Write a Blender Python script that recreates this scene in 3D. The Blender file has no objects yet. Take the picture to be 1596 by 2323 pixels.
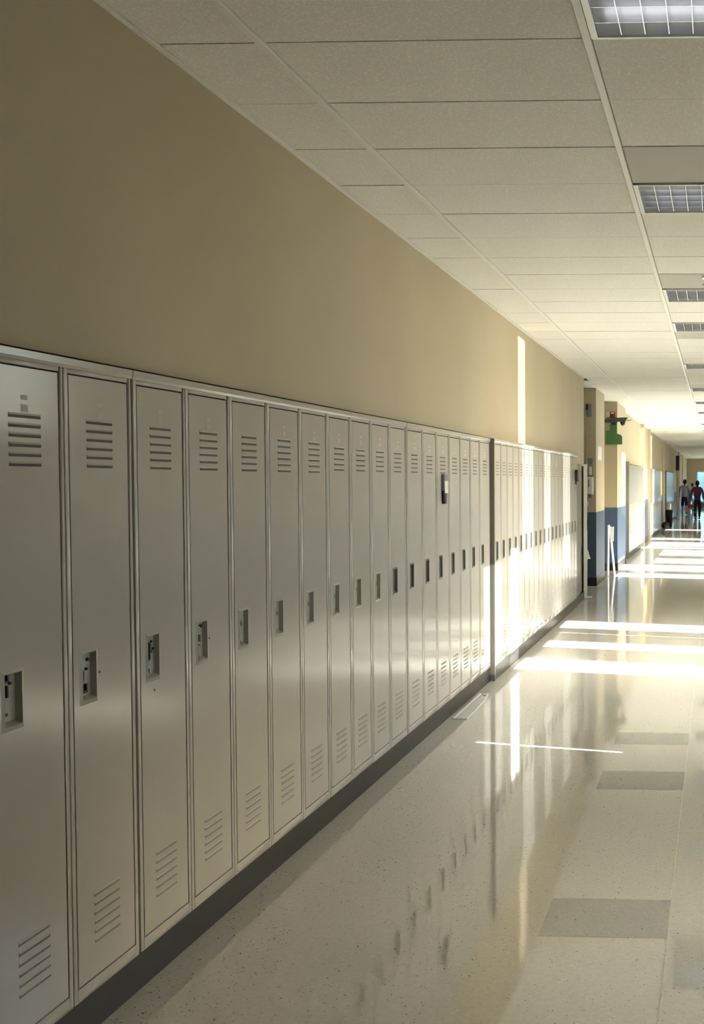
import bpy, bmesh, math, random
from mathutils import Vector, Matrix
random.seed(7)
SC = bpy.context.scene
COL = SC.collection

# ------------------------------------------------------------------ camera
cam = bpy.data.cameras.new('camera')
cam.sensor_fit = 'HORIZONTAL'; cam.sensor_width = 36.0
cam.lens = 2169.02 * 36 / 1596
cam.shift_x = -(1549 - 798) / 1596
cam.clip_start = 0.02; cam.clip_end = 400
co = bpy.data.objects.new('camera', cam); COL.objects.link(co)
R_ = Vector((0.99937, 0.03535, 0.00242)).normalized()
F_ = Vector((-0.03532, 0.99887, -0.03186)).normalized()
F_ = (F_ - R_ * F_.dot(R_)).normalized()
U_ = R_.cross(F_)
M3 = Matrix((R_, U_, -F_)).transposed()
co.matrix_world = Matrix.Translation((0, 0, 1.5387)) @ M3.to_4x4()
SC.camera = co

# ------------------------------------------------------------------ light
world = bpy.data.worlds.new('world'); SC.world = world; world.use_nodes = True
wn = world.node_tree.nodes; wl = world.node_tree.links; wn.clear()
sky = wn.new('ShaderNodeTexSky'); sky.sky_type = 'NISHITA'; sky.sun_disc = False
sky.sun_elevation = math.radians(27); sky.sun_rotation = math.radians(101); sky.dust_density = 1.5
bg = wn.new('ShaderNodeBackground'); bg.inputs['Strength'].default_value = 1.8
wo = wn.new('ShaderNodeOutputWorld')
wl.new(sky.outputs[0], bg.inputs[0]); wl.new(bg.outputs[0], wo.inputs[0])

def sun(name, el, az, strength, color, angle):
    L = bpy.data.lights.new(name, 'SUN'); L.energy = strength; L.color = color; L.angle = math.radians(angle)
    o = bpy.data.objects.new(name, L); COL.objects.link(o)
    d = Vector((-math.cos(el) * math.cos(az), math.cos(el) * math.sin(az), -math.sin(el)))
    o.rotation_euler = d.to_track_quat('-Z', 'Y').to_euler(); o.location = (30, -6, 16)
    return o
AZ = math.atan(0.2)
sun('sun', math.radians(27), AZ, 38.0, (1.0, 0.975, 0.925), 0.35)
# added sun lamp, almost level, to light the upper wall stripes
sun('added_level_sun', math.radians(1.0), math.atan(0.354), 5.0, (1.0, 0.98, 0.93), 0.35)

SC.view_settings.view_transform = 'Standard'
SC.view_settings.look = 'None'
SC.view_settings.gamma = 1.0
SC.view_settings.use_curve_mapping = False
SC.view_settings.exposure = 0.45

# ------------------------------------------------------------------ helpers
class MB:
    def __init__(s): s.v = []; s.f = []; s.m = []
    def quad(s, a, b, c, d, mat=0):
        i = len(s.v); s.v += [a, b, c, d]; s.f.append((i, i + 1, i + 2, i + 3)); s.m.append(mat)
    def box(s, x0, x1, y0, y1, z0, z1, mat=0):
        i = len(s.v)
        s.v += [(x0, y0, z0), (x1, y0, z0), (x1, y1, z0), (x0, y1, z0), (x0, y0, z1), (x1, y0, z1), (x1, y1, z1), (x0, y1, z1)]
        for f in ((3, 2, 1, 0), (4, 5, 6, 7), (0, 1, 5, 4), (1, 2, 6, 5), (2, 3, 7, 6), (3, 0, 4, 7)):
            s.f.append(tuple(i + k for k in f)); s.m.append(mat)
        return s
    def prism(s, pts, axis, a0, a1, mat=0):
        # pts: 2D polygon in the two axes other than `axis`
        n = len(pts); i = len(s.v)
        for a in (a0, a1):
            for p, q in pts:
                s.v.append({'x': (a, p, q), 'y': (p, a, q), 'z': (p, q, a)}[axis])
        s.f.append(tuple(range(i, i + n))); s.m.append(mat)
        s.f.append(tuple(range(i + 2 * n - 1, i + n - 1, -1))); s.m.append(mat)
        for k in range(n):
            k2 = (k + 1) % n
            s.f.append((i + k, i + n + k, i + n + k2, i + k2)); s.m.append(mat)
        return s
    def cyl(s, p0, p1, r0, r1=None, n=14, mat=0, cap=True):
        r1 = r0 if r1 is None else r1
        p0 = Vector(p0); p1 = Vector(p1); d = (p1 - p0).normalized()
        a = d.orthogonal().normalized(); b = d.cross(a); i = len(s.v)
        for p, r in ((p0, r0), (p1, r1)):
            for k in range(n):
                t = 2 * math.pi * k / n; s.v.append(tuple(p + a * r * math.cos(t) + b * r * math.sin(t)))
        for k in range(n):
            k2 = (k + 1) % n; s.f.append((i + k, i + k2, i + n + k2, i + n + k)); s.m.append(mat)
        if cap:
            s.f.append(tuple(range(i + n - 1, i - 1, -1))); s.m.append(mat)
            s.f.append(tuple(range(i + n, i + 2 * n))); s.m.append(mat)
        return s
    def ball(s, c, rx, ry, rz, nu=16, nv=10, mat=0, zmin=-1.0):
        i = len(s.v); t0 = math.acos(max(-1, min(1, zmin)))
        for j in range(nv + 1):
            t = t0 * j / nv
            for k in range(nu):
                p = 2 * math.pi * k / nu
                s.v.append((c[0] + rx * math.sin(t) * math.cos(p), c[1] + ry * math.sin(t) * math.sin(p), c[2] + rz * math.cos(t)))
        for j in range(nv):
            for k in range(nu):
                k2 = (k + 1) % nu; a = i + j * nu
                s.f.append((a + k, a + nu + k, a + nu + k2, a + k2)); s.m.append(mat)
        return s
    def mesh(s, name, mats, bevel=0.0, seg=2, smooth=False, weld=True):
        me = bpy.data.meshes.new(name); me.from_pydata(s.v, [], s.f)
        for m in (mats if isinstance(mats, (list, tuple)) else [mats]): me.materials.append(m)
        me.polygons.foreach_set('material_index', s.m); me.update()
        bm = bmesh.new(); bm.from_mesh(me)
        if weld: bmesh.ops.remove_doubles(bm, verts=bm.verts, dist=1e-6)
        bmesh.ops.recalc_face_normals(bm, faces=bm.faces)
        if bevel > 0:
            es = [e for e in bm.edges if len(e.link_faces) == 2 and e.calc_face_angle(0) > 0.6]
            bmesh.ops.bevel(bm, geom=es, offset=bevel, segments=seg, affect='EDGES', profile=0.6)
        if smooth or bevel > 0:
            for f in bm.faces: f.smooth = True
        bm.to_mesh(me); bm.free()
        if bevel > 0 and not smooth:
            try: me.set_sharp_from_angle(angle=math.radians(20))
            except Exception: pass
        return me

def obj(name, me, parent=None, loc=(0, 0, 0)):
    o = bpy.data.objects.new(name, me); COL.objects.link(o); o.location = loc
    if parent: o.parent = parent
    return o
def tag(o, label, cat, group=None):
    o['label'] = label; o['category'] = cat
    if group: o['group'] = group
    return o
def thing(name, label, cat, loc=(0, 0, 0), rz=0, group=None):
    o = bpy.data.objects.new(name, None); COL.objects.link(o); o.location = loc; o.rotation_euler = (0, 0, rz)
    o.empty_display_size = 0.1
    return tag(o, label, cat, group)
def struct(o, label=None):
    o['kind'] = 'structure'
    if label: o['label'] = label
    return o

# ------------------------------------------------------------------ materials
def mat(name, col, rough=0.5, metal=0.0, spec=0.5, coat=0.0, coat_rough=0.05):
    m = bpy.data.materials.new(name); m.use_nodes = True
    b = m.node_tree.nodes['Principled BSDF']
    b.inputs['Base Color'].default_value = (*col, 1); b.inputs['Roughness'].default_value = rough
    b.inputs['Metallic'].default_value = metal; b.inputs['Specular IOR Level'].default_value = spec
    b.inputs['Coat Weight'].default_value = coat; b.inputs['Coat Roughness'].default_value = coat_rough
    return m
def N(m, t): return m.node_tree.nodes.new(t)
def LK(m, a, b): m.node_tree.links.new(a, b)
def noise_col(m, c0, c1, scale, lo=0.35, hi=0.65, detail=4):
    b = m.node_tree.nodes['Principled BSDF']
    tc = N(m, 'ShaderNodeTexCoord'); nz = N(m, 'ShaderNodeTexNoise'); nz.inputs['Scale'].default_value = scale; nz.inputs['Detail'].default_value = detail
    rp = N(m, 'ShaderNodeValToRGB'); rp.color_ramp.elements[0].position = lo; rp.color_ramp.elements[1].position = hi
    rp.color_ramp.elements[0].color = (*c0, 1); rp.color_ramp.elements[1].color = (*c1, 1)
    LK(m, tc.outputs['Object'], nz.inputs['Vector']); LK(m, nz.outputs['Fac'], rp.inputs['Fac']); LK(m, rp.outputs['Color'], b.inputs['Base Color'])
    return tc, rp
def bump(m, scale, strength, dist=0.002, detail=3, coord='Object'):
    b = m.node_tree.nodes['Principled BSDF']
    tc = N(m, 'ShaderNodeTexCoord'); nz = N(m, 'ShaderNodeTexNoise'); nz.inputs['Scale'].default_value = scale; nz.inputs['Detail'].default_value = detail
    bp = N(m, 'ShaderNodeBump'); bp.inputs['Strength'].default_value = strength; bp.inputs['Distance'].default_value = dist
    LK(m, tc.outputs[coord], nz.inputs['Vector']); LK(m, nz.outputs['Fac'], bp.inputs['Height']); LK(m, bp.outputs['Normal'], b.inputs['Normal'])

M_wall = mat('cream_paint', (0.66, 0.57, 0.38), 0.55, spec=0.3)
noise_col(M_wall, (0.505, 0.438, 0.298), (0.54, 0.472, 0.322), 1.3); bump(M_wall, 90, 0.08, 0.001)
M_blue = mat('blue_paint', (0.075, 0.115, 0.18), 0.42, spec=0.4)
noise_col(M_blue, (0.07, 0.11, 0.17), (0.08, 0.12, 0.19), 2.0); bump(M_blue, 80, 0.08, 0.001)
M_lock = mat('locker_paint', (0.60, 0.585, 0.55), 0.17, spec=0.6)
noise_col(M_lock, (0.50, 0.482, 0.44), (0.52, 0.502, 0.46), 3.0)
bump(M_lock, 2.2, 0.35, 0.006, 1)
M_lockend = mat('end_shade_and_brown', (0.20, 0.19, 0.17), 0.4)  # locker ends: shade put into the colour; also brown post and sprinkler
noise_col(M_lockend, (0.19, 0.18, 0.16), (0.21, 0.2, 0.18), 3.0)
M_dark = mat('gap_shade', (0.02, 0.018, 0.015), 0.7); noise_col(M_dark, (0.018, 0.016, 0.013), (0.024, 0.021, 0.017), 9)
M_cupd = mat('darkened_cup_metal', (0.13, 0.128, 0.115), 0.4); noise_col(M_cupd, (0.12, 0.118, 0.105), (0.14, 0.138, 0.125), 30)  # darker copy of cup_metal for later front-row and second-row pulls
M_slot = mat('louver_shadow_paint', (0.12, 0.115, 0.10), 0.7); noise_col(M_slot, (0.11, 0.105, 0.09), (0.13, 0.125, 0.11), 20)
M_slot2 = mat('louver_slot_shade', (0.25, 0.24, 0.21), 0.7); noise_col(M_slot2, (0.24, 0.23, 0.2), (0.26, 0.25, 0.22), 20)
M_cup = mat('cup_metal', (0.50, 0.50, 0.44), 0.4, metal=0.1); noise_col(M_cup, (0.39, 0.39, 0.335), (0.43, 0.43, 0.375), 30)
M_base = mat('black_vinyl', (0.022, 0.021, 0.02), 0.35); noise_col(M_base, (0.02, 0.019, 0.018), (0.026, 0.025, 0.024), 6)
M_ghost = mat('glue_residue', (0.44, 0.43, 0.40), 0.4); noise_col(M_ghost, (0.42, 0.41, 0.38), (0.47, 0.46, 0.43), 120)
M_alu = mat('aluminium', (0.75, 0.76, 0.78), 0.22, metal=1.0); noise_col(M_alu, (0.73, 0.74, 0.76), (0.77, 0.78, 0.8), 8)
M_white = mat('white_enamel', (0.78, 0.78, 0.76), 0.35); noise_col(M_white, (0.76, 0.76, 0.74), (0.8, 0.8, 0.78), 8)
M_paper = mat('white_paper', (0.82, 0.82, 0.8), 0.6); noise_col(M_paper, (0.8, 0.8, 0.78), (0.84, 0.84, 0.82), 14)
M_black = mat('black_plastic', (0.012, 0.012, 0.012), 0.4); noise_col(M_black, (0.01, 0.01, 0.01), (0.016, 0.016, 0.016), 9)
M_grey = mat('grey_plastic', (0.22, 0.23, 0.22), 0.45); noise_col(M_grey, (0.2, 0.21, 0.2), (0.24, 0.25, 0.24), 9)
M_green = mat('green_card', (0.075, 0.19, 0.055), 0.6); noise_col(M_green, (0.07, 0.18, 0.05), (0.08, 0.2, 0.06), 5)
M_olive = mat('olive_metal', (0.05, 0.07, 0.045), 0.45); noise_col(M_olive, (0.045, 0.064, 0.04), (0.055, 0.076, 0.05), 9)
M_red = mat('red_plastic', (0.19, 0.028, 0.02), 0.4); noise_col(M_red, (0.18, 0.026, 0.018), (0.2, 0.03, 0.022), 9)
M_doorg = mat('grey_door_paint', (0.24, 0.235, 0.215), 0.35); noise_col(M_doorg, (0.23, 0.225, 0.205), (0.25, 0.245, 0.225), 4)
M_frame = mat('window_frame', (0.62, 0.63, 0.62), 0.35, metal=0.3); noise_col(M_frame, (0.6, 0.61, 0.6), (0.64, 0.65, 0.64), 6)
M_tube = mat('dim_tube', (0.85, 0.85, 0.83), 0.3); noise_col(M_tube, (0.83, 0.83, 0.81), (0.87, 0.87, 0.85), 7)
M_ground = mat('concrete', (0.42, 0.40, 0.36), 0.8); noise_col(M_ground, (0.38, 0.36, 0.32), (0.46, 0.44, 0.4), 2)

# ceiling tile: off-white mineral fibre with pin holes
M_tile = mat('ceiling_tile', (0.64, 0.615, 0.52), 0.85, spec=0.2)
tc, rp = noise_col(M_tile, (0.82, 0.80, 0.72), (0.92, 0.90, 0.82), 95, 0.5, 0.66, 2)
bump(M_tile, 130, 0.5, 0.0025, 2)
M_tbar = mat('ceiling_bar', (0.8, 0.775, 0.68), 0.4); noise_col(M_tbar, (0.86, 0.84, 0.755), (0.88, 0.86, 0.775), 5)
M_panel = mat('grey_ceiling_panel', (0.42, 0.40, 0.33), 0.6); noise_col(M_panel, (0.50, 0.48, 0.41), (0.52, 0.50, 0.43), 4)

M_tube.node_tree.nodes['Principled BSDF'].inputs['Emission Color'].default_value = (0.96, 0.98, 1.0, 1)
M_tube.node_tree.nodes['Principled BSDF'].inputs['Emission Strength'].default_value = 0.7
# polished terrazzo floor
def floor_mat(name, c0, c1, chips_dark, chips_light):
    m = mat(name, c0, 0.06)
    b = m.node_tree.nodes['Principled BSDF']; b.inputs['IOR'].default_value = 2.7
    tc = N(m, 'ShaderNodeTexCoord')
    nz = N(m, 'ShaderNodeTexNoise'); nz.inputs['Scale'].default_value = 60; nz.inputs['Detail'].default_value = 5
    rp = N(m, 'ShaderNodeValToRGB'); rp.color_ramp.elements[0].position = 0.35; rp.color_ramp.elements[1].position = 0.65
    rp.color_ramp.elements[0].color = (*c0, 1); rp.color_ramp.elements[1].color = (*c1, 1)
    LK(m, tc.outputs['Object'], nz.inputs['Vector']); LK(m, nz.outputs['Fac'], rp.inputs['Fac'])
    last = rp.outputs['Color']
    for sc, thr, keep, c in ((105, 0.21, 0.22, chips_dark), (55, 0.17, 0.09, (0.06, 0.055, 0.045)), (75, 0.17, 0.12, chips_light)):
        vo = N(m, 'ShaderNodeTexVoronoi'); vo.inputs['Scale'].default_value = sc; LK(m, tc.outputs['Object'], vo.inputs['Vector'])
        lt = N(m, 'ShaderNodeMath'); lt.operation = 'LESS_THAN'; lt.inputs[1].default_value = thr; LK(m, vo.outputs['Distance'], lt.inputs[0])
        sp = N(m, 'ShaderNodeSeparateColor'); LK(m, vo.outputs['Color'], sp.inputs['Color'])
        l2 = N(m, 'ShaderNodeMath'); l2.operation = 'LESS_THAN'; l2.inputs[1].default_value = keep; LK(m, sp.outputs['Red'], l2.inputs[0])
        mu = N(m, 'ShaderNodeMath'); mu.operation = 'MULTIPLY'; LK(m, lt.outputs[0], mu.inputs[0]); LK(m, l2.outputs[0], mu.inputs[1])
        mx = N(m, 'ShaderNodeMix'); mx.data_type = 'RGBA'; LK(m, mu.outputs[0], mx.inputs['Factor']); LK(m, last, mx.inputs['A']); mx.inputs['B'].default_value = (*c, 1)
        last = mx.outputs['Result']
    LK(m, last, b.inputs['Base Color'])
    n2 = N(m, 'ShaderNodeTexNoise'); n2.inputs['Scale'].default_value = 3.0; LK(m, tc.outputs['Object'], n2.inputs['Vector'])
    mr = N(m, 'ShaderNodeMapRange'); mr.inputs['To Min'].default_value = 0.035; mr.inputs['To Max'].default_value = 0.07
    LK(m, n2.outputs['Fac'], mr.inputs['Value']); LK(m, mr.outputs['Result'], b.inputs['Roughness'])
    return m
M_floor = floor_mat('terrazzo', (0.67, 0.645, 0.56), (0.73, 0.705, 0.62), (0.12, 0.105, 0.08), (0.72, 0.70, 0.62))
M_ftile = floor_mat('grey_terrazzo', (0.30, 0.293, 0.266), (0.335, 0.328, 0.30), (0.13, 0.125, 0.10), (0.5, 0.49, 0.44))
M_strip = mat('pale_strip', (0.80, 0.78, 0.70), 0.25); noise_col(M_strip, (0.78, 0.76, 0.68), (0.82, 0.8, 0.72), 9)

# clear glazing: straight-through plus a Fresnel sheen
M_glass = bpy.data.materials.new('clear_glazing'); M_glass.use_nodes = True
nt = M_glass.node_tree; nt.nodes.clear()
a_ = nt.nodes.new('ShaderNodeBsdfTransparent'); a_.inputs[0].default_value = (0.96, 0.98, 0.98, 1)
g_ = nt.nodes.new('ShaderNodeBsdfGlossy'); g_.inputs['Roughness'].default_value = 0.02
fr = nt.nodes.new('ShaderNodeFresnel'); fr.inputs[0].default_value = 1.45
mx = nt.nodes.new('ShaderNodeMixShader'); out = nt.nodes.new('ShaderNodeOutputMaterial')
nt.links.new(fr.outputs[0], mx.inputs[0]); nt.links.new(a_.outputs[0], mx.inputs[1]); nt.links.new(g_.outputs[0], mx.inputs[2]); nt.links.new(mx.outputs[0], out.inputs[0])

M_tint = M_glass.copy(); M_tint.name = 'sky_toned_glazing'  # pane colour dims the bright sky behind the end window
for n_ in M_tint.node_tree.nodes:
    if n_.type == 'BSDF_TRANSPARENT': n_.inputs[0].default_value = (0.34, 0.47, 0.56, 1)
# ------------------------------------------------------------------ setting
CZ = 2.895               # ceiling height
YB, YE = -3.0, 58.0      # corridor ends
XL, XR = -1.7654, 2.0    # side walls
XF, XF2 = -1.733, -1.705  # locker fronts
LT, LB = 1.8634, 0.112   # locker top and foot

fl = struct(obj('floor', MB().box(-3.2, XR + 0.12, YB, YE + .1, -0.12, 0.0).mesh('floor', M_floor)), 'polished beige terrazzo floor with dark chips')
for y0, y1 in ((3.17, 3.465), (4.72, 5.02), (5.54, 5.80)):
    obj('floor_tile', MB().box(-0.60, -0.165, y0, y1, -0.01, 0.0006).mesh('floor_tile', M_ftile), fl)['label'] = 'grey terrazzo tile set in the beige floor'
obj('floor_strip', MB().box(-0.165, -0.1625, 0.6, 40, -0.01, 0.0007).mesh('floor_strip', M_strip), fl)

M_matte = mat('added_matte_bounce', (0.58, 0.55, 0.46), 0.95, spec=0.1); noise_col(M_matte, (0.56, 0.53, 0.44), (0.60, 0.57, 0.48), 20)
obj('added_bounce_border', MB().box(0.05, XR - .012, YB, 7.0, -0.01, 0.002).box(0.30, XR - .012, 31.0, YE - .02, -0.01, 0.002).mesh('added_bounce_border', M_matte), fl)  # added matte border out of view: bounces sun patches as fill without caustics
w = MB()
w.box(-3.2, XL, YB, 12.63, LT + 0.012, CZ + .14)
w.box(-3.2, XL - 0.36, YB, 12.63, 0, LT + 0.012)
w.box(XL - 0.36, XL, YB, 2.17, 0, LT + 0.012)
w.box(XL - 0.36, XL, 11.66, 12.63, 0, LT + 0.012)
w.box(-3.2, -2.9, 12.63, 17.9, 0, CZ + .14)
w.box(-3.0, -1.775, 13.98, 15.02, 0, CZ + .14)
w.box(-3.0, -1.715, 16.4, 17.9, 0, CZ + .14)
w.box(-3.2, -1.82, 17.9, YE, 0, CZ + .14)
struct(obj('wall_left', w.mesh('wall_left', M_wall)), 'cream painted left wall with stepped piers')
k = 1
for y0, y1, xo in ((22.7, 22.95, -1.74), (25.0, 25.2, -1.75), (31.9, 32.2, -1.75), (44.4, 44.9, -1.76), (49.5, 49.8, -1.78)):
    t = struct(obj('trim_%d' % k, MB().box(-1.83, xo, y0, y1, 0, CZ + .1).mesh('trim', M_wall)), 'cream pier on the far left wall'); k += 1
# blue dado and black skirting on piers and far walls
dd = MB()
for x0, x1, y0, y1 in ((-2.9, -1.770, 13.972, 15.026), (-2.9, -1.710, 16.392, 17.906), (-1.83, -1.815, 17.9, 18.9), (-1.83, -1.815, 22.55, 25.1), (-1.83, -1.815, 30.0, 32.9), (-1.83, -1.815, 39.5, YE)):
    dd.box(x0, x1, y0, y1, 0.125, 1.085)
struct(obj('trim_%d' % k, dd.mesh('trim', M_blue)), 'blue painted dado on the left piers and walls'); k += 1
bb = MB()
for x0, x1, y0, y1 in ((-2.9, -1.765, 13.967, 15.031), (-2.9, -1.705, 16.387, 17.911), (-1.83, -1.81, 17.9, 18.9), (-1.83, -1.81, 22.55, 25.1), (-1.83, -1.81, 30.0, 32.9), (-1.83, -1.81, 39.5, YE)):
    bb.box(x0, x1, y0, y1, 0, 0.125)
for y0, y1, xf in ((2.19, 2.785, XF), (2.785, 5.287, XF), (5.287, 7.262, XF), (7.272, 11.62, XF2)):
    bb.box(-2.12, xf - 0.004, y0, y1, 0, LB)
bb.box(XL - .02, XF - .004, 0.2, 2.18, 0, LB)
bb.box(XL - .02, -1.73, 11.63, 12.62, 0, 0.10)
struct(obj('baseboard_left', bb.mesh('baseboard_left', M_base)), 'black vinyl base under lockers and along left wall')

# right wall with its windows, plus low openings added for fill light
WINS_AND_FILLS = [(2.85, 3.3, 0.1, 0.8), (4.838, 4.872, 1.32, 1.81), (5.68, 6.22, 0.1, 0.98), (6.975, 7.53, 0.82, 1.95), (8.045, 8.445, 0.80, 1.93), (8.90, 8.925, 0.97, 1.93), (9.20, 9.745, 0.60, 1.95),  # openings starting near the floor are added, for soft fill light
        (14.6, 15.3, 0.97, 1.95), (15.75, 16.95, 0.97, 2.15), (17.3, 18.5, 0.97, 1.72), (19.2, 20.9, 0.97, 1.72), (21.2, 21.75, 0.97, CZ),
        (21.95, 23.6, 0.97, 1.95), (24.5, 25.3, 0.97, CZ), (29.3, 30.1, 0.97, 1.95),
        (34, 35.2, 0.1, 0.8), (41, 42.2, 0.1, 0.8), (46, 47.2, 0.1, 0.8), (50, 51.2, 0.1, 0.8), (53.4, 55.4, 0.1, 0.8)]  # low openings added to brighten the far end
rw = MB(); y = YB; T = 0.08
for a, b, z0, z1 in WINS_AND_FILLS:
    rw.box(XR, XR + T, y, a, 0, CZ + .14); rw.box(XR, XR + T, a, b, 0, z0)
    if abs(a - 6.975) < 1e-6:
        rw.box(XR, XR + T, a, 7.085, z1, CZ + .14); rw.box(XR, XR + T, 7.425, b, z1, CZ + .14)
    elif z1 < CZ: rw.box(XR, XR + T, a, b, z1, CZ + .14)
    y = b
rw.box(XR, XR + T, y, YE, 0, CZ + .14)
struct(obj('wall_right', rw.mesh('wall_right', M_wall)))
rd = MB(); y = YB
for a, b, z0, z1 in WINS_AND_FILLS:
    rd.box(XR - .006, XR + .002, y, a, 0.125, 1.085); rd.box(XR - .006, XR + .002, a, b, 0.125, min(z0, 1.085)) if z0 > .2 else rd.box(XR - .006, XR + .002, a, b, z1, 1.085); y = b
rd.box(XR - .006, XR + .002, y, YE, 0.125, 1.085)
struct(obj('trim_%d' % k, rd.mesh('trim', M_blue))); k += 1
struct(obj('baseboard_right', MB().box(XR - .011, XR + .001, YB, YE, 0, .09).mesh('baseboard_right', M_base)))
for i, (a, b, z0, z1) in enumerate(WINS_AND_FILLS):
    if b - a < 0.1:
        g = obj('window_%d' % (i + 1), MB().box(XR + .03, XR + .034, a, b, z0, z1).mesh('pane', M_glass)); struct(g); continue
    fm = MB(); q = 0.018; X0, X1 = XR + .03, XR + .075
    fm.box(X0, X1, a, a + q, z0, z1); fm.box(X0, X1, b - q, b, z0, z1); fm.box(X0, X1, a + q, b - q, z0, z0 + q); fm.box(X0, X1, a + q, b - q, z1 - q, z1)
    fo = struct(obj('window_%d' % (i + 1), fm.mesh('window', M_frame)))
    obj('pane', MB().box(XR + .05, XR + .054, a + q, b - q, z0 + q, z1 - q).mesh('pane', M_glass), fo)
struct(obj('added_sun_blocker', MB().box(24, 24.3, -16, -2.2, -.5, 1.5).box(24, 24.3, 6.4, 7.82, -.5, 2.9).box(24, 24.3, 9.25, 13.2, -.5, 2.9).mesh('added_sun_blocker', M_ground)))  # added, unseen: keeps the level sun out of some openings
# end wall with its glazed opening, back wall
ew = MB(); wx0, wx1, wz0, wz1 = -1.26, 1.1, 0.27, 2.19
ew.box(-3.2, wx0, YE, YE + .1, 0, CZ + .14); ew.box(wx1, XR + T, YE, YE + .1, 0, CZ + .14); ew.box(wx0, wx1, YE, YE + .1, 0, wz0); ew.box(wx0, wx1, YE, YE + .1, wz1, CZ + .14)
struct(obj('wall_end', ew.mesh('wall_end', M_wall)))
fm = MB()
for x0, x1, z0, z1 in ((wx0, wx0 + .08, wz0, wz1), (wx1 - .08, wx1, wz0, wz1), (-.12, -.04, wz0, wz1), (wx0, wx1, wz0, wz0 + .08), (wx0, wx1, wz1 - .08, wz1)):
    fm.box(x0, x1, YE + .01, YE + .07, z0, z1)
fo = struct(obj('window_%d' % (len(WINS_AND_FILLS) + 1), fm.mesh('window', M_white)), 'white framed window in the far end wall')
obj('pane', MB().box(wx0 + .08, wx1 - .08, YE + .03, YE + .036, wz0 + .08, wz1 - .08).mesh('pane', M_tint), fo)
struct(obj('trim_%d' % k, MB().box(-1.81, wx0, YE - .01, YE, 0, 1.085).box(wx0, wx1, YE - .01, YE, 0, wz0).box(wx1, XR, YE - .01, YE, 0, 1.085).mesh('trim', M_blue))); k += 1
struct(obj('wall_back', MB().box(-3.2, XR + T, YB - .1, YB, 0, CZ + .14).mesh('wall_back', M_wall)))
struct(obj('ground', MB().box(XR + .2, 60, -60, 120, -0.6, -0.5).box(-60, XR + .2, YE + .3, 120, -0.6, -0.5).mesh('ground', M_ground)), 'pale concrete yard outside the windows')

# ceiling: slab above, grid bars, loose-laid tiles
ce = struct(obj('ceiling', MB().box(-3.2, XR + T, YB, YE + .1, CZ + .14, CZ + .2).mesh('ceiling', M_tile)), 'suspended ceiling of cream mineral tiles in a metal grid')
BARS = (-1.4244, -0.4049, 0.6146, 1.634); D = 0.4783; Y0 = 2.9768
for x in BARS:
    obj('grid_bar', MB().box(x - .0125, x + .0125, YB, YE, CZ - .003, CZ + .03).mesh('grid_bar', M_tbar, bevel=0.0015, seg=1), ce)
obj('wall_angle', MB().box(XL, XL + .016, YB, 12.63, CZ - .002, CZ + .02).mesh('wall_angle', M_tbar), ce)
obj('wall_angle', MB().box(XR - .016, XR, YB, YE, CZ - .002, CZ + .02).mesh('wall_angle', M_tbar), ce)
LIGHT_ROWS = {-1, 3, 8, 11, 17, 23, 28, 33, 41, 47, 56, 66, 78}
PANEL_ROWS = {2, 7, 12, 22}
cols = ((-3.1, BARS[0]), (BARS[0], BARS[1]), (BARS[1], BARS[2]), (BARS[2], BARS[3]), (BARS[3], XR))
rest = MB(); tmesh = {}
for r in range(-13, 116):
    y0 = Y0 + r * D; y1 = y0 + D
    for c, (x0, x1) in enumerate(cols):
        if c == 2 and r in LIGHT_ROWS: continue
        if c == 0 and r < 21: x0 = XL + .004
        bx = (x0 + .0155, x1 - .0155, .0042, D - .0042, .008, .023)
        pm = c == 2 and r in PANEL_ROWS
        if -2 <= r <= 26 and c <= 2:
            key = (c, pm, x0)
            if key not in tmesh:
                tmesh[key] = MB().box(*bx).mesh('ceiling_tile', M_panel if pm else M_tile)
            t = obj('ceiling_panel' if pm else 'ceiling_tile', tmesh[key], ce, (0, y0, CZ + random.uniform(-.0012, .0012)))
            t.rotation_euler = (random.uniform(-.0012, .0012), 0, 0)
            if pm: t['label'] = 'darker smooth grey panel among the cream ceiling tiles'
        else:
            rest.box(bx[0], bx[1], y0 + .003, y0 + D - .003, CZ + .007, CZ + .022)
ro = obj('ceiling_tiles', rest.mesh('ceiling_tiles', M_tile, weld=False), ce); ro['kind'] = 'stuff'

# ------------------------------------------------------------------ ceiling lights (troffers with blade louvres)
LX0, LX1 = BARS[1] + .014, BARS[2] - .014
def light_meshes():
    W = LX1 - LX0; Lh = D - .012
    h = MB(); t = .022; H = .095
    h.box(0, W, 0, Lh, H, H + .004, 0)
    h.box(0, .004, 0, Lh, 0, H, 0); h.box(W - .004, W, 0, Lh, 0, H, 0); h.box(0, W, 0, .004, 0, H, 0); h.box(0, W, Lh - .004, Lh, 0, H, 0)
    f = MB()
    f.box(0, t, 0, Lh, -.004, .006); f.box(W - t, W, 0, Lh, -.004, .006); f.box(t, W - t, 0, t * .6, -.004, .006); f.box(t, W - t, Lh - t * .6, Lh, -.004, .006)
    bl = MB().prism([(-.0012, 0), (.0012, 0), (.005, .05), (-.005, .05)], 'y', t * .6, Lh - t * .6)
    cb = MB().prism([(-.0008, .002), (.0008, .002), (.003, .05), (-.003, .05)], 'x', t, W - t)
    tb = MB().cyl((t + .02, 0, .072), (W - t - .02, 0, .072), .0125, n=12)
    return (h.mesh('housing', M_white), f.mesh('rim', M_frame, bevel=.001, seg=1), bl.mesh('louver_blade', M_alu), cb.mesh('cross_blade', M_alu), tb.mesh('tube', M_tube, smooth=True), W, Lh, t)
hm, fmh, blm, cbm, tbm, LW, LL, tt = light_meshes()
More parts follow.
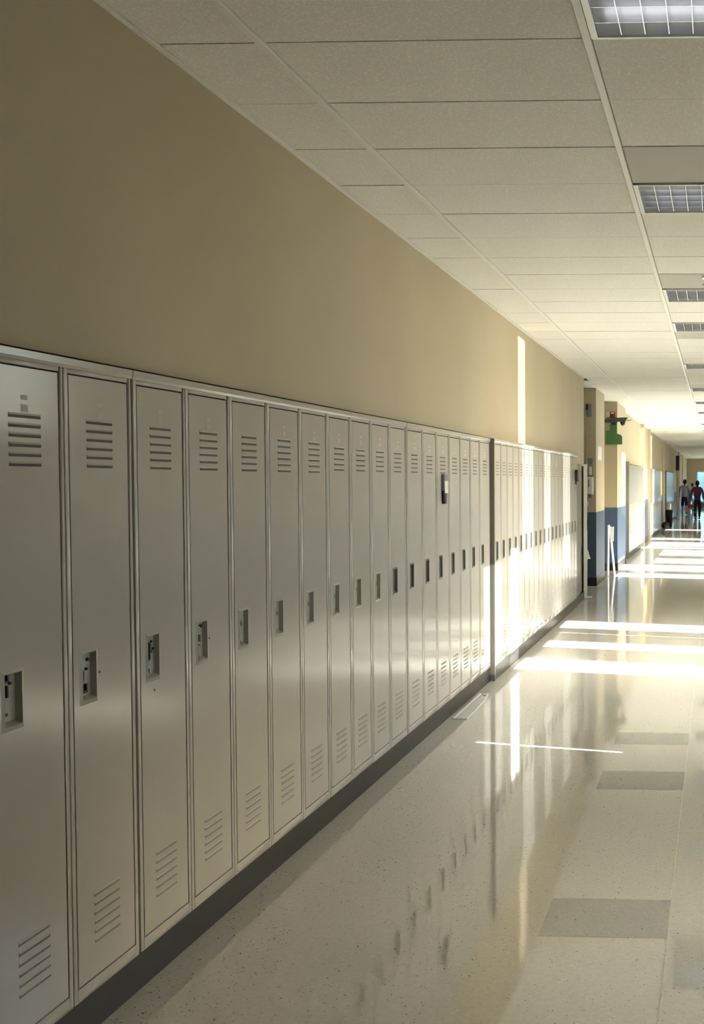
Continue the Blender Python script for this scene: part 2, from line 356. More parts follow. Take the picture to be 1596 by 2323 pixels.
WHERE = {-1: 'cut by the top edge of the photo', 3: 'second from the top edge, behind a grey panel', 8: 'third along the corridor, behind a grey panel', 11: 'fourth along the corridor, in front of a grey panel',
         17: 'fifth along the corridor', 23: 'sixth along the corridor, behind a grey panel', 28: 'seventh along the corridor', 33: 'eighth along the corridor', 41: 'ninth along the corridor', 47: 'tenth along the corridor', 56: 'eleventh along the corridor', 66: 'twelfth along the corridor', 78: 'farthest of all along the corridor'}
for r in sorted(LIGHT_ROWS):
    t = thing('ceiling_light', 'louvred ceiling light, ' + WHERE[r], 'light', (LX0, Y0 + r * D + .006, CZ + .004), 0, 'louvred ceiling lights')
    obj('housing', hm, t); obj('rim', fmh, t)
    for q in (.12, .3, .42): obj('tube', tbm, t, (0, q - .03 if q < .4 else q - .06, 0))
    n = 13
    for i in range(1, n): obj('louver_blade', blm, t, (tt + (LW - 2 * tt) * i / n, 0, 0))
    for i in range(1, 5): obj('cross_blade', cbm, t, (0, LL * i / 5, 0))

# ------------------------------------------------------------------ lockers
HT = LT - LB
cache = {}
def locker_meshes(w, nl, simple):
    key = (round(w, 3), nl, simple)
    if key in cache: return cache[key]
    dp = 0.30; s = 0.017; dz0, dz1 = 0.152 - LB, 1.820 - LB; g = 0.0042
    body = MB()
    body.box(-dp, -.004, .0008, .003, 0, HT); body.box(-dp, -.004, w - .003, w - .0008, 0, HT); body.box(-dp, -dp + .003, .003, w - .003, 0, HT)
    body.box(-dp, 0, .003, w - .003, 0, .004); body.box(-dp, 0, .003, w - .003, HT - .004, HT)
    body.box(-.06, -.058, .003, w - .003, .004, HT - .004, 1)
    q = .006
    for (a, b, c, d) in ((s - q, s + g + q, dz0 - g - q, dz1 + g + q), (w - s - g - q, w - s + q, dz0 - g - q, dz1 + g + q), (s, w - s, dz0 - g - q, dz0 + q), (s, w - s, dz1 - q, dz1 + g + q)):
        body.box(-.0145, -.0095, a, b, c, d, 1)  # dark lining puts the shade of the door gaps into colour
    frm = MB()
    frm.box(-.03, 0, .0015, s, 0, HT); frm.box(-.03, 0, w - s, w - .0015, 0, HT); frm.box(-.03, 0, s, w - s, 0, dz0 - g); frm.box(-.03, 0, s, w - s, dz1 + g, HT)
    y0, y1 = s + g, w - s - g
    hy0, hy1 = y0 + .028, y0 + .096; hz0, hz1 = .925 - LB, 1.068 - LB
    door = MB(); xs = (0.0, -.016)
    ys = [y0, hy0, hy1, y1]; zs = [dz0, hz0, hz1, dz1]
    for i in range(3):
        for j in range(3):
            if i == 1 and j == 1: continue
            door.quad((0, ys[i], zs[j]), (0, ys[i + 1], zs[j]), (0, ys[i + 1], zs[j + 1]), (0, ys[i], zs[j + 1]))
    for (a, b), (c, d) in (((y0, dz0), (y1, dz0)), ((y1, dz0), (y1, dz1)), ((y1, dz1), (y0, dz1)), ((y0, dz1), (y0, dz0))):
        door.quad((0, a, b), (0, c, d), (-.016, c, d), (-.016, a, b))
    dm = door.mesh('door', M_lock)
    bmx = bmesh.new(); bmx.from_mesh(dm)
    es = [e for e in bmx.edges if len(e.link_faces) == 2 and e.calc_face_angle(0) > 0.6 and all(abs(v.co.x) < 1e-5 for v in e.verts)]
    bmesh.ops.bevel(bmx, geom=es, offset=.0022, segments=2, affect='EDGES'); 
    for f in bmx.faces: f.smooth = True
    bmx.to_mesh(dm); bmx.free()
    try: dm.set_sharp_from_angle(angle=math.radians(20))
    except Exception: pass
    # recessed pull: proud rim, sloping sides, back plate
    cup = MB(); r = .008; d_ = -.011
    O = [(hy0 - .004, hz0 - .004), (hy1 + .004, hz0 - .004), (hy1 + .004, hz1 + .004), (hy0 - .004, hz1 + .004)]
    I = [(hy0 + .005, hz0 + .008), (hy1 - .005, hz0 + .008), (hy1 - .005, hz1 - .005), (hy0 + .005, hz1 - .005)]
    B = [(hy0 + .010, hz0 + .018), (hy1 - .012, hz0 + .018), (hy1 - .012, hz1 - .010), (hy0 + .010, hz1 - .010)]
    for i in range(4):
        j = (i + 1) % 4
        cup.quad((.0002, *O[i]), (.0002, *O[j]), (.0035, *I[j]), (.0035, *I[i]))
        cup.quad((.0035, *I[i]), (.0035, *I[j]), (d_, *B[j]), (d_, *B[i]))
    cup.quad(*[(d_, *p) for p in B])
    cm = cup.mesh('handle', M_cup)
    lw = .112 if w > .26 else w * .42; cy = (y0 + y1) / 2
    lv = MB()
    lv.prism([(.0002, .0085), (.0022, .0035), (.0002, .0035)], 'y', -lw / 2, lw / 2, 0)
    lv.box(.0001, .0006, -lw / 2, lw / 2, -.0035, .0034, 1)  # strip under the lip, with the slot's shade as its colour
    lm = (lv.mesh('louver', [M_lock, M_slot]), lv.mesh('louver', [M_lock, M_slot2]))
    cache[key] = (body.mesh('body', [M_lock, M_dark]), frm.mesh('frame', M_lock, bevel=.0025), dm, cm, lm, (y0, y1, hy0, hy1, hz0, hz1, cy, dz0, dz1))
    return cache[key]
def latch_mesh(kind):
    b = MB()
    def dot(y, z, ry=.004, rz=.005): b.cyl((-.0245, y, z), (-.019, y, z), ry, n=8)
    def bar(y, z, w, h): b.box(-.0245, -.0165, y - w / 2, y + w / 2, z - h / 2, z + h / 2)
    if kind == 0:
        bar(.016, .062, .006, .034); bar(.008, .046, .016, .006); dot(.028, .04); bar(.014, .022, .005, .03); dot(.012, -.035)
    elif kind == 1:
        dot(.034, .045, .005, .007); dot(.027, .02); bar(.008, .004, .006, .028); dot(.008, -.012, .003); bar(.022, -.032, .006, .024); bar(.014, -.042, .014, .007); dot(.012, -.058)
    elif kind == 2:
        dot(.032, .045); bar(.018, .03, .006, .026); bar(.022, .016, .012, .008); bar(.016, .002, .006, .02); bar(.010, -.008, .012, .007); dot(.040, .022); bar(.010, -.042, .005, .014)
    elif kind == 3:
        dot(.038, .05, .006); bar(.016, .012, .010, .022); dot(.018, -.012, .002); dot(.012, -.05, .004); bar(.030, .053, .012, .004)
    elif kind == 5:
        bar(0.016, .0, .030, .092)  # plain bar that darkens most of the recess
    else:
        bar(.014, .018, .010, .016); dot(.014, .03, .004); bar(.012, -.05, .004, .012)
    return b.mesh('latch', M_black)
LATCH = [latch_mesh(i) for i in range(6)]
def rub_mesh():
    b = MB()
    for z, h in ((0.0, .012), (-.020, .007), (-.030, .012)):
        b.box(.0001, .0004, -.012, .012, z - h / 2, z + h / 2)
    return b.mesh('sticker_residue', M_ghost)
RUB = rub_mesh()
HOLE = MB().cyl((.0001, 0, 0), (.0006, 0, 0), .0038, n=10).mesh('screw_hole', M_black)
CUPD = {}
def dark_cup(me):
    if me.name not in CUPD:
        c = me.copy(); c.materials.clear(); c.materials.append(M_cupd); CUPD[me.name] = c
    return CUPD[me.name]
def locker(y0, y1, xf, label, idx, group, top=6, detail=True, residue=True):
    w = y1 - y0
    body, frm, door, cup, lvr, d = locker_meshes(w, top, False)
    t = thing('locker', label, 'locker', (xf, y0, LB), 0, group)
    obj('body', body, t); obj('frame', frm, t)
    dr = obj('door', door, t, (-.0005, 0, 0))
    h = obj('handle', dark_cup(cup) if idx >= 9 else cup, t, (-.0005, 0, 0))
    l = obj('latch', LATCH[idx if idx < 4 else (4 if idx < 9 else 5)], h, (.0132, d[2] + .010, (d[4] + d[5]) / 2)); l['kind'] = 'stuff'
    if idx in (1, 2, 3) and detail: obj('screw_hole', HOLE, dr, (0, d[3] + (.012 if idx != 2 else -.028), (d[4] + d[5]) / 2 + (.003 if idx != 2 else -.105)))
    zt0 = 1.697 - LB
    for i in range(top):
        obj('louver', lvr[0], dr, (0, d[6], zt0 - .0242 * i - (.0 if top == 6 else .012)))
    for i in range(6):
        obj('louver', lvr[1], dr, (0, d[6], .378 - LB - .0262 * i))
    if residue: obj('sticker_residue', RUB, dr, (0, d[6], 1.745 - LB + (idx % 3) * .003))
    return t
B = [2.199, 2.485, 2.779, 3.067, 3.350, 3.634, 3.924, 4.203, 4.470, 4.736, 5.003, 5.279, 5.577, 5.856, 6.133, 6.404, 6.665, 6.930, 7.250]
ORD = ['first', 'second', 'third', 'fourth', 'fifth', 'sixth', 'seventh', 'eighth', 'ninth', 'tenth', 'eleventh', 'twelfth', 'thirteenth', 'fourteenth', 'fifteenth', 'sixteenth', 'seventeenth', 'eighteenth', 'nineteenth']
LOOK = {0: 'grey steel locker cut by the left edge of the photo', 1: 'wide grey steel locker second from the left edge, hook-shaped holes in its pull',
        2: 'grey steel locker third from the left edge, small hole below its pull', 3: 'grey steel locker fourth from the left edge, dark hole beside its pull',
        13: 'grey steel locker with the dark pen pouch hanging on its door'}
for i in range(18):
    y0, y1 = B[i], B[i + 1]
    if i == 2 or i == 11: y0 += .007
    if i == 17: y1 = 7.247
    lab = LOOK.get(i, 'grey steel locker, %s in the front row counted from the left edge' % ORD[i])
    locker(y0, y1, XF, lab, i if i != 9 else 8, 'lockers in the front row', 6 if i < 7 else 5, residue=i != 4)
n = 19; ya, yb = 7.274, 11.60
for i in range(n):
    y0 = ya + (yb - ya) * i / n; y1 = ya + (yb - ya) * (i + 1) / n
    lab = 'pale glossy locker, %s in the row behind the dark end panel' % ORD[i]
    if i == n - 1: lab = 'last pale locker of the second row, black clip on its vents'
    locker(y0, y1, XF2, lab, 9, 'lockers in the second row', 5, residue=False)
# end panel of the second row, shade put into its colour, seen edge-on, and the two gaps between the front units
struct(obj('trim_%d' % k, MB().box(-2.06, XF2 + .004, 7.256, 7.272, 0.0, LT).mesh('trim', M_lockend, bevel=.001, seg=1)), 'dark end panel between the front and second locker rows'); k += 1
for y0, y1, xf in ((2.15, 2.782, XF), (2.782, 5.281, XF), (5.287, 7.252, XF), (7.256, 11.63, XF2)):
    struct(obj('trim_%d' % k, MB().prism([(-1.80, LT), (xf + .006, LT), (xf + .006, LT - .018), (xf + .0012, LT - .026), (xf + .0012, LT - .003), (-1.80, LT - .003)], 'y', y0, y1 - .003).prism([(-1.80, LT + .012), (-1.80, LT), (xf + .006, LT)], 'y', y0, y1 - .003).mesh('trim', M_lock)), 'grey metal capping strip along the locker tops'); k += 1

# far locker rows (end panels coloured as if in shade, fronts pale)
for i in range(12):
    y0 = 18.93 + .30 * i
    t = thing('locker', '%s small locker of the far row beyond the green card' % ORD[i], 'locker', (-1.745, y0, LB), 0, 'lockers in the far row')
    body, frm, door, cup, lvr, d = locker_meshes(.30, 5, False)
    obj('body', MB().box(-.07, -.03, .002, .298, 0, 1.79).mesh('body', M_lock), t); obj('frame', frm, t); obj('door', door, t); obj('handle', cup, t)
struct(obj('trim_%d' % k, MB().box(-1.83, -1.742, 18.905, 18.928, 0, 1.93).mesh('trim', M_lockend)), 'dark end panel of the far locker row'); k += 1
struct(obj('baseboard_far', MB().box(-1.82, -1.75, 18.93, 22.53, 0, LB).mesh('baseboard', M_base)))
def far_bank(ya, yb, label):
    t = thing('locker_row', label, 'lockers', (-1.81, ya, 0))
    obj('end_panel', MB().box(0, .066, -.02, 0, 0, 1.9).mesh('end_panel', M_lockend), t)
    obj('base', MB().box(0, .055, 0, yb - ya, 0, LB).mesh('base', M_base), t)
    b = MB(); n = int((yb - ya) / .30)
    for i in range(n): b.box(0, .062, i * .3 + .004, i * .3 + .296, LB, 1.88)
    o = obj('doors', b.mesh('doors', M_lock, bevel=.002, seg=1), t); o['kind'] = 'stuff'
far_bank(25.25, 30.0, 'distant pale locker row with a dark end, before the two walkers')
far_bank(33.0, 39.3, 'most distant locker row on the left, beside the black bin')

# pen pouch hanging on the fourteenth door, clip on the last one
p = thing('pen_pouch', 'dark tapered pouch with a white label hanging on a locker door', 'pouch', (XF + .001, 5.998, 1.394))
obj('pouch_tip', MB().prism([(-.026, 0), (.026, 0), (.042, .085), (-.036, .085)], 'x', 0, .016).mesh('pouch_tip', M_black, bevel=.003), p)
obj('sleeve', MB().prism([(-.036, .085), (.042, .085), (.052, .187), (-.034, .187)], 'x', 0, .018).mesh('sleeve', M_grey, bevel=.003), p)
obj('label_card', MB().box(.018, .0195, -.030, .044, .068, .145).mesh('label_card', M_paper), p)
c = thing('magnetic_clip', 'black clip over the vents of the last second-row locker', 'clip', (XF2 + .0066, 11.45, 1.60))
obj('grip', MB().prism([(-.07, -.06), (.05, -.07), (.07, .07), (-.06, .075)], 'x', 0.001, .03).mesh('grip', M_black, bevel=.004), c)
obj('jaw', MB().box(0.0, .012, -.03, .03, -.10, -.055).mesh('jaw', M_black, bevel=.002, seg=1), c)

# white plate on the floor by the base
fp = thing('floor_plate', 'thin white metal plate lying on the floor against the locker base', 'plate', (-1.69, 6.07, 0.0007))
obj('plate', MB().prism([(0.0, 0), (.085, .0), (.075, .50), (.045, .74), (.015, .74)], 'z', 0, .006).mesh('plate', M_white, bevel=.0015, seg=1), fp)
obj('folded_edge', MB().box(-.016, 0.0, .0, .72, 0, .010).mesh('folded_edge', M_white, bevel=.001, seg=1), fp)
obj('hole_ring', MB().cyl((.036, .66, .006), (.036, .66, .0075), .012, n=16).mesh('hole_ring', M_black), fp)['label'] = 'dark round hole near the far end of the plate'

# ------------------------------------------------------------------ door at the niche and what hangs on the piers
d1 = obj('door_1', MB().box(-.022, .022, 0.015, .80, 0.05, 1.735).mesh('door', M_doorg, bevel=.003), None, (-1.715, 12.41, 0)); struct(d1, 'grey door leaf standing open beside the last locker')
d1.rotation_euler = (0, 0, math.radians(7.5))
obj('edge_strip', MB().box(-.023, .023, 0, .0148, 0.05, 1.735).mesh('edge_strip', M_white), d1)
hd = obj('handle', MB().box(.022, .030, .05, .09, .90, 1.05).cyl((.030, .07, .985), (.07, .07, .985), .009).cyl((.067, .065, .985), (.067, .19, .985), .010).mesh('handle', M_black), d1); hd['label'] = 'dark lever handle'
obj('door_stop', MB().box(.022, .029, .03, .09, .50, .64).prism([(.029, .64), (.069, .52), (.029, .52)], 'y', .045, .075).mesh('door_stop', M_alu), d1)
obj('door_foot', MB().box(-.0215, .0215, 0, .05, .012, .05).box(.0215, .09, .02, .06, .012, .03).mesh('door_foot', M_white), d1)
obj('top_hinge', MB().box(-.04, .023, 0, .03, 1.737, 1.76).mesh('top_hinge', M_white), d1)
struct(obj('trim_%d' % k, MB().box(XL - .1, -1.742, 12.0, 12.14, 0.10, 1.76).box(XL - .1, -1.737, 11.70, 12.0, 0.10, 1.76).mesh('trim', M_lockend, bevel=.002, seg=1)), 'dark brown door post at the end of the lockers'); k += 1

YC = 13.98
b_ = thing('wall_box', 'small grey box high on the first pier', 'box', (-1.873, YC, 2.486))
obj('case', MB().box(-.037, .037, -.05, 0, 0, .18).mesh('case', M_grey, bevel=.003), b_); obj('cover', MB().box(-.040, -.012, -.054, -.05, .095, .178).mesh('cover', M_black), b_)
f_ = thing('wall_conduit', 'cream pipe bent over on the first pier beside the door', 'pipe', (-1.915, YC, 1.08))
obj('upright', MB().box(-.010, .012, -.03, 0, 0, 1.13).mesh('upright', M_wall, bevel=.003), f_); obj('bend', MB().prism([(-.010, 1.13), (.10, 1.13), (.012, 1.18), (-.010, 1.18)], 'y', -.03, 0).mesh('bend', M_wall, bevel=.002, seg=1), f_)
s_ = thing('wall_sign', 'small grey sign plate on the first pier above a framed notice', 'sign', (-1.855, YC, 1.785))
obj('plate', MB().box(-.034, .030, -.012, 0, 0, .09).mesh('plate', M_grey, bevel=.002, seg=1), s_)
n_ = thing('framed_notice', 'white notice in a dark frame on the first pier', 'notice', (-1.855, YC, 1.615))
obj('frame', MB().box(-.034, .034, -.014, 0, 0, .155).mesh('frame', M_grey, bevel=.002, seg=1), n_); obj('sheet', MB().box(-.020, .024, -.017, -.014, .016, .140).mesh('sheet', M_paper), n_)
h_ = thing('wall_dispenser', 'white soap dispenser box on the first pier below the notice', 'dispenser', (-1.856, YC, 1.255))
obj('case', MB().prism([(0, .08), (-.09, .10), (-.10, .34), (0, .345)], 'x', -.046, .046).mesh('case', M_white, bevel=.006), h_); obj('nozzle', MB().box(-.02, .03, -.085, -.03, .04, .085).mesh('nozzle', M_grey, bevel=.003), h_); obj('window', MB().box(-.022, -.004, -.1005, -.094, .20, .31).mesh('window', M_grey), h_)
q_ = thing('light_switch', 'small white switch plate below the dispenser on the first pier', 'switch', (-1.902, YC, 1.17))
obj('plate', MB().box(-.02, .02, -.008, 0, 0, .075).mesh('plate', M_white, bevel=.002, seg=1), q_); obj('rocker', MB().box(-.008, .008, -.012, -.008, .02, .055).mesh('rocker', M_white), q_)
t_ = thing('wall_notice', 'bright white sheet on the corridor face of the first pier', 'notice', (-1.7735, 14.38, 1.87))
obj('sheet', MB().box(-.001, .004, -.22, .24, 0, .185).mesh('sheet', M_paper), t_); obj('backing', MB().box(-.0015, .0, -.235, .255, -.012, .197).mesh('backing', M_white), t_)

YC = 16.40
g_ = thing('green_card', 'large green stepped card sign hanging on the second pier', 'sign', (-1.77, YC, 2.17))
obj('card', MB().prism([(-.145, 0), (.142, 0), (.142, .135), (.120, .165), (.042, .190), (.042, .335), (-.07, .335), (-.07, .236), (-.145, .236)], 'y', -.035, -.015).mesh('card', M_green, bevel=.003), g_)
obj('hanger', MB().box(-.05, .04, -.03, 0, .335, .372).mesh('hanger', M_olive), g_)
k_ = thing('camera_bracket', 'dark olive bracket with black dome camera above the green sign', 'camera', (-1.73, YC, 2.545))
obj('arm', MB().prism([(-.19, .0), (.10, .015), (.165, .02), (.20, .085), (.08, .08), (-.19, .055)], 'y', -.13, 0).mesh('arm', M_olive, bevel=.004), k_)
obj('dome', MB().cyl((.115, -.07, -.005), (.115, -.07, .02), .045, n=20).ball((.115, -.07, -.005), .042, .042, -.05, zmin=0).mesh('dome', M_black, smooth=True), k_)
obj('antenna', MB().cyl((.19, -.06, .03), (.27, -.06, .042), .005, n=8).mesh('antenna', M_grey), k_)
a_ = thing('fire_alarm', 'red fire alarm beside a pale box above the camera bracket', 'alarm', (-1.79, YC, 2.632))
obj('horn', MB().box(-.045, .045, -.06, 0, 0, .095).mesh('horn', M_red, bevel=.006), a_); obj('strobe', MB().box(-.022, .022, -.072, -.06, .06, .085).mesh('strobe', M_paper, bevel=.002, seg=1), a_); obj('junction_box', MB().box(-.115, -.05, -.05, 0, 0, .09).mesh('junction_box', M_frame, bevel=.003), a_)

# folding white board leaning by the first pier
v_ = thing('folding_board', 'white folding floor board leaning against the blue first pier', 'board', (-1.755, 15.45, 0))
obj('front_panel', MB().prism([(-.02, 0), (.0, 0), (.008, .83), (-.012, .83)], 'y', -.13, .10).mesh('front_panel', M_white, bevel=.003), v_)
obj('rear_panel', MB().prism([(.075, 0.0), (.09, 0.0), (.012, .80), (-.003, .80)], 'y', .05, .24).mesh('rear_panel', M_white, bevel=.003), v_)
obj('top_flap', MB().prism([(.014, .56), (.066, .56), (.072, .80), (.02, .79)], 'y', .10, .125).mesh('top_flap', M_paper, bevel=.002, seg=1), v_)

# black bin, white pipe with speaker
M_blk0 = mat('matte_black', (0.01, 0.01, 0.01), 0.9, spec=0.2); noise_col(M_blk0, (0.008, 0.008, 0.008), (0.013, 0.013, 0.013), 9)
bn = thing('waste_bin', 'black waste bin on the floor by the most distant lockers', 'bin', (-1.62, 32.3, 0))
obj('tub', MB().cyl((0, 0, 0), (0, 0, .55), .10, .12, n=20).mesh('tub', M_blk0), bn); obj('lid', MB().cyl((0, 0, .55), (0, 0, .59), .125, .11, n=20).mesh('lid', M_black), bn)
bg_ = thing('black_bag', 'low black bag on the floor in front of the waste bin', 'bag', (-1.66, 30.9, 0))
obj('sack', MB().ball((0, 0, .12), .13, .24, .12).mesh('sack', M_blk0, smooth=True), bg_); obj('strap', MB().cyl((0, -.1, .22), (0, .1, .22), .012, n=8).mesh('strap', M_grey), bg_)
sp = thing('speaker_post', 'slim white post topped by a tall black box left of the walkers', 'post', (-1.66, 40.2, 0))
obj('post', MB().cyl((0, 0, .02), (0, 0, 2.0), .045, n=14).mesh('post', M_white, smooth=False), sp); obj('foot', MB().cyl((0, 0, 0), (0, 0, .03), .13, n=18).mesh('foot', M_white), sp)
obj('black_box', MB().box(-.075, .075, -.08, .08, 2.0, 2.62).mesh('black_box', M_black, bevel=.01), sp)
# dark sprinkler under the third grey panel
sk = thing('sprinkler', 'dark brown sprinkler head below the grey ceiling panel', 'sprinkler', (-.075, 6.42, CZ + .008))
obj('flange', MB().cyl((0, 0, -.012), (0, 0, 0), .03, n=18).mesh('flange', M_alu), sk); obj('head', MB().cyl((0, 0, -.012), (0, 0, -.05), .014, .01, n=12).cyl((0, 0, -.05), (0, 0, -.055), .028, n=14).mesh('head', M_lockend), sk)

# ------------------------------------------------------------------ people
M_skin = mat('skin', (0.30, 0.17, 0.11), 0.5); noise_col(M_skin, (0.28, 0.155, 0.1), (0.32, 0.185, 0.12), 12)
M_hair = mat('hair', (0.012, 0.009, 0.008), 0.55); noise_col(M_hair, (0.01, 0.008, 0.007), (0.016, 0.012, 0.01), 40)
M_tee = mat('grey_shirt', (0.36, 0.34, 0.37), 0.8); noise_col(M_tee, (0.34, 0.32, 0.35), (0.38, 0.36, 0.39), 14)
M_blk = mat('black_cloth', (0.010, 0.010, 0.014), 0.85); noise_col(M_blk, (0.008, 0.008, 0.012), (0.013, 0.013, 0.017), 14)
M_jkt = mat('blue_jacket', (0.03, 0.085, 0.24), 0.7); noise_col(M_jkt, (0.027, 0.078, 0.22), (0.033, 0.092, 0.26), 14)
M_pack = mat('red_pack', (0.15, 0.012, 0.035), 0.7); noise_col(M_pack, (0.135, 0.01, 0.03), (0.165, 0.014, 0.04), 14)
M_bag = mat('red_bag', (0.42, 0.035, 0.035), 0.6); noise_col(M_bag, (0.4, 0.03, 0.03), (0.44, 0.04, 0.04), 14)
M_lblue = mat('pale_blue_cloth', (0.35, 0.55, 0.75), 0.8); noise_col(M_lblue, (0.33, 0.53, 0.73), (0.37, 0.57, 0.77), 14)
M_shoe = mat('dark_shoe', (0.03, 0.03, 0.032), 0.6); noise_col(M_shoe, (0.026, 0.026, 0.028), (0.034, 0.034, 0.036), 14)

def skin(name, V, Eg, m, parent, sub=2, root=0):
    me = bpy.data.meshes.new(name); me.from_pydata([v[:3] for v in V], Eg, []); me.materials.append(m)
    o = obj(name, me, parent)
    md = o.modifiers.new('skin', 'SKIN'); md.use_smooth_shade = True
    for i, v in enumerate(V):
        s = me.skin_vertices[0].data[i]; s.radius = (v[3], v[4] if len(v) > 4 else v[3]); s.use_root = (i == root)
    sb = o.modifiers.new('subdivision', 'SUBSURF'); sb.levels = sub; sb.render_levels = sub
    return o
def person(label, loc, rz, H, pose, shirt, pants, hair_kind, sleeve, pant_end, extra=None):
    s = H / 1.65
    t = thing('person', label, 'person', loc, rz)
    P = pose
    def S(p): return (p[0] * s, p[1] * s, p[2] * s)
    pel = (0, 0, .90); wst = (0, .005, 1.02); ch = (0, .02, 1.20); nk = (0, .035, 1.375); hd = (0, .05, 1.44)
    V = [(*S(pel), .115 * s, .085 * s), (*S(wst), .105 * s, .075 * s), (*S(ch), .125 * s, .085 * s), (*S(nk), .05 * s), (*S(hd), .055 * s), (*S((hd[0] + P['turn'] * .01, hd[1] + .012, 1.50)), .078 * s, .088 * s), (*S((hd[0] + P['turn'] * .01, hd[1] + .008, 1.58)), .066 * s, .076 * s)]
    Eg = [(0, 1), (1, 2), (2, 3), (3, 4), (4, 5), (5, 6)]
    JT = {}
    for sd, nm in ((-1, 'l'), (1, 'r')):
        sh = (sd * .165, .02, 1.315); el = P['el_' + nm]; wr = P['wr_' + nm]
        i = len(V); V += [(*S((sd * .10, .025, 1.315)), .06 * s), (*S(sh), .052 * s), (*S(el), .037 * s), (*S(wr), .027 * s), (*S(tuple(w_ + (w_ - e_) * .28 for w_, e_ in zip(wr, el))), .03 * s, .018 * s)]
        Eg += [(2, i), (i, i + 1), (i + 1, i + 2), (i + 2, i + 3), (i + 3, i + 4)]
        # fingers and thumb
        dirv = Vector(wr) - Vector(el); dirv.normalize(); base = Vector(wr) + dirv * .07
        side = Vector((0, 1, 0)) - dirv * dirv.y; side.normalize()
        for q in range(4):
            b0 = base + side * (.024 - .016 * q); ln = (.062, .07, .065, .05)[q]
            j = len(V); V += [(*S(b0 + dirv * .012), .0085 * s), (*S(b0 + dirv * (.012 + ln * .55)), .008 * s), (*S(b0 + dirv * (.012 + ln) + Vector((-sd * .012, 0, 0))), .0065 * s)]
            Eg += [(i + 4, j), (j, j + 1), (j + 1, j + 2)]
        j = len(V); b0 = Vector(wr) + dirv * .03 + side * .02
        V += [(*S(b0 + side * .015), .010 * s), (*S(b0 + side * .028 + dirv * .035), .008 * s)]; Eg += [(i + 3, j), (j, j + 1)]
        hip = (sd * .088, 0, .86); kn = P['kn_' + nm]; an = P['an_' + nm]; toe = P['toe_' + nm]
        i = len(V); V += [(*S(hip), .085 * s), (*S(kn), .052 * s), (*S(((kn[0] + an[0]) / 2, (kn[1] + an[1]) / 2 - .012, (kn[2] + an[2]) / 2 + .04)), .05 * s), (*S(an), .034 * s), (*S(toe), .03 * s, .022 * s)]
        Eg += [(0, i), (i, i + 1), (i + 1, i + 2), (i + 2, i + 3), (i + 3, i + 4)]
        JT[nm] = (sh, el, wr, hip, kn, an, toe)
    skin('body', V, Eg, M_skin, t)
    # face: nose, ears, eyes on the side the person looks to
    fc = MB(); hz = 1.515
    fc.prism([(-.012 * s, (hz - .02) * s), (.012 * s, (hz - .02) * s), (0, (hz + .025) * s)], 'y', (.05 + .085) * s, (.05 + .115) * s)
    for sd in (-1, 1): fc.ball((sd * .082 * s, .05 * s, hz * s), .012 * s, .022 * s, .032 * s, 8, 6)
    obj('face', fc.mesh('face', M_skin, smooth=True), t)
    ey = MB()
    for sd in (-1, 1): ey.ball((sd * .03 * s, .135 * s, (hz + .02) * s), .012 * s, .006 * s, .008 * s, 8, 6)
    ey.box(-.025 * s, .025 * s, .128 * s, .137 * s, (hz - .052) * s, (hz - .045) * s)
    obj('eyes', ey.mesh('eyes', M_hair, smooth=False), t)
    hb = MB().ball((P['turn'] * .01 * s, .045 * s, 1.548 * s), .088 * s, .103 * s, .108 * s, 18, 10, zmin=-.15).ball((P['turn'] * .01 * s, .018 * s, 1.515 * s), .083 * s, .078 * s, .095 * s, 16, 10)
    obj('hair', hb.mesh('hair', M_hair, smooth=True), t)
    # shirt
    V = [(*S((0, 0, .80)), .150 * s, .118 * s), (*S(wst), .150 * s, .112 * s), (*S(ch), .165 * s, .118 * s), (*S((0, .03, 1.315)), .085 * s), (*S((0, .034, 1.37)), .062 * s)]
    Eg = [(0, 1), (1, 2), (2, 3), (3, 4)]
    for sd, nm in ((-1, 'l'), (1, 'r')):
        sh, el, wr = JT[nm][:3]; i = len(V)
        V += [(*S((sd * .10, .025, 1.31)), .078 * s), (*S(sh), .07 * s)]; Eg += [(2, i), (i, i + 1)]
        if sleeve == 'long':
            V += [(*S(el), .055 * s), (*S(wr), .045 * s)]; Eg += [(i + 1, i + 2), (i + 2, i + 3)]
        else:
            V += [(*S(tuple(a + (b - a) * .75 for a, b in zip(sh, el))), .057 * s)]; Eg += [(i + 1, i + 2)]
    skin('shirt' if sleeve != 'long' else 'jacket', V, Eg, shirt, t, root=1)
    V = [(*S((0, 0, .95)), .128 * s, .097 * s), (*S((0, 0, .80)), .135 * s, .105 * s)]; Eg = [(0, 1)]
    for nm in 'lr':
        hip, kn, an, toe = JT[nm][3:]; i = len(V)
        V += [(*S((hip[0] * .9, hip[1] + (kn[1] - hip[1]) * .4, hip[2] - .16)), .092 * s), (*S(kn), .070 * s)]; Eg += [(1, i), (i, i + 1)]
        if pant_end == 'ankle': V += [(*S((an[0], an[1], an[2] + .01)), .055 * s)]
        else: V += [(*S(tuple(a + (b - a) * .3 for a, b in zip(kn, an))), .062 * s)]
        Eg += [(i + 1, i + 2)]
    skin('trousers' if pant_end == 'ankle' else 'shorts', V, Eg, pants, t, root=0)
    for nm in 'lr':
        an, toe = JT[nm][5:]
        V = [(*S((an[0], an[1] - .035, max(.045, an[2] - .045))), .045 * s), (*S((an[0], an[1] + .04, max(.045, (an[2] + toe[2]) / 2))), .046 * s), (*S((toe[0], toe[1] + .02, toe[2] + .012)), .042 * s, .032 * s)]
        skin('shoe', V, [(0, 1), (1, 2)], M_shoe, t, root=1)
    return t, s
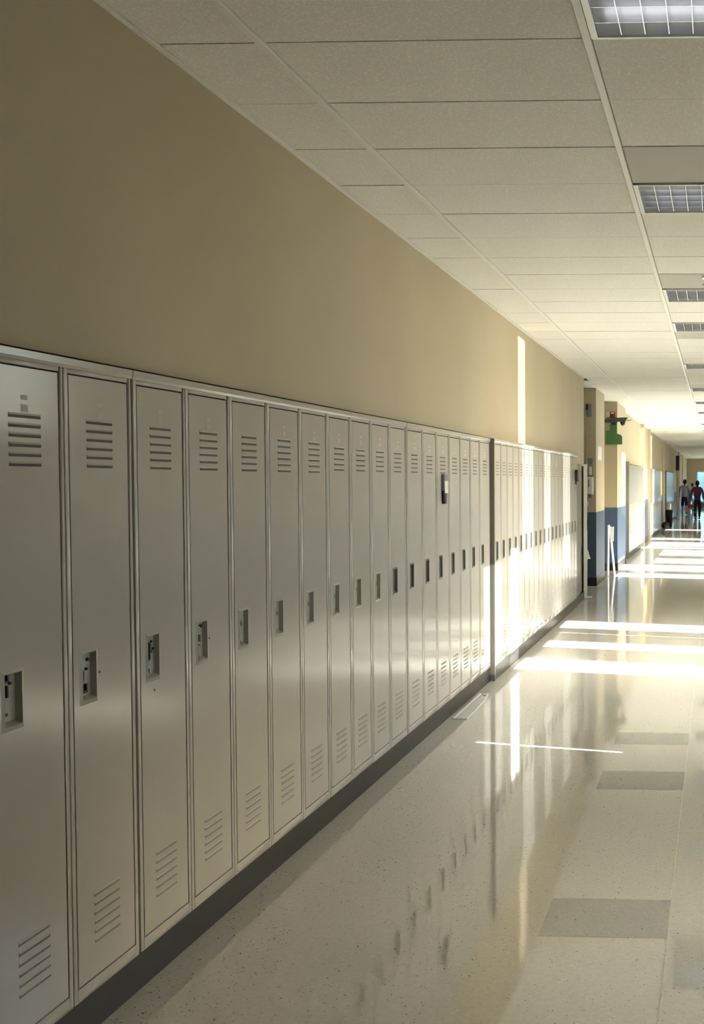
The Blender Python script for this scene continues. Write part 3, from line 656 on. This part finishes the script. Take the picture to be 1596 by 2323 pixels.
poseL = dict(turn=1, el_l=(-.25, -.02, 1.08), wr_l=(-.26, .06, .86), el_r=(.235, -.03, 1.07), wr_r=(.23, .04, .85),
             kn_l=(-.10, .12, .48), an_l=(-.10, .10, .085), toe_l=(-.10, .24, .035), kn_r=(.09, .00, .46), an_r=(.09, -.22, .15), toe_r=(.09, -.12, .045))
person('person in a grey T-shirt and black shorts walking away, left of two', (-1.50, 44.2, 0), 0.0, 1.64, poseL, M_tee, M_blk, 0, 'short', 'knee')
poseR = dict(turn=0, el_l=(-.265, -.01, 1.07), wr_l=(-.29, .06, .84), el_r=(.25, .00, 1.07), wr_r=(.255, .10, .86),
             kn_l=(-.10, .03, .47), an_l=(-.09, -.03, .085), toe_l=(-.09, .11, .035), kn_r=(.10, .05, .47), an_r=(.085, .06, .085), toe_r=(.085, .2, .035))
t, s = person('person in a blue jacket and black trousers walking away with a red backpack', (-.80, 38.7, 0), 0.0, 1.58, poseR, M_jkt, M_blk, 0, 'long', 'ankle')
pk = thing('backpack', 'dark red backpack worn by the person in the blue jacket', 'backpack', (-.79, 38.50, 1.0))
obj('pack', MB().box(-.15, .15, -.14, 0.03, -.03, .33).mesh('pack', M_pack, bevel=.04, seg=3), pk); obj('pocket', MB().box(-.11, .11, -.175, -.14, .01, .16).mesh('pocket', M_pack, bevel=.015), pk)
obj('strap', MB().cyl((-.09, .02, .27), (-.10, .06, .30), .018, n=8).mesh('strap', M_pack), pk); obj('strap', MB().cyl((.09, .02, .27), (.10, .06, .30), .018, n=8).mesh('strap', M_pack), pk)
rb = thing('hand_bag', 'red bag held low in the left hand of the person in blue', 'bag', (-1.09, 38.77, .455))
obj('bag', MB().prism([(-.09, 0), (.09, 0), (.075, .16), (-.075, .16)], 'y', -.05, .05).mesh('bag', M_bag, bevel=.012), rb); obj('loop', MB().cyl((-.05, 0, .16), (-.015, 0, .235), .008, n=8).cyl((.05, 0, .16), (.015, 0, .235), .008, n=8).cyl((-.017, 0, .235), (.017, 0, .235), .008, n=8).mesh('loop', M_bag), rb)
poseF = dict(poseL); poseF['turn'] = 0
person('tiny distant person in pale blue clothes by the end window', (-1.42, 55.0, 0), 0.0, 1.45, poseF, M_lblue, M_lblue, 0, 'short', 'ankle')
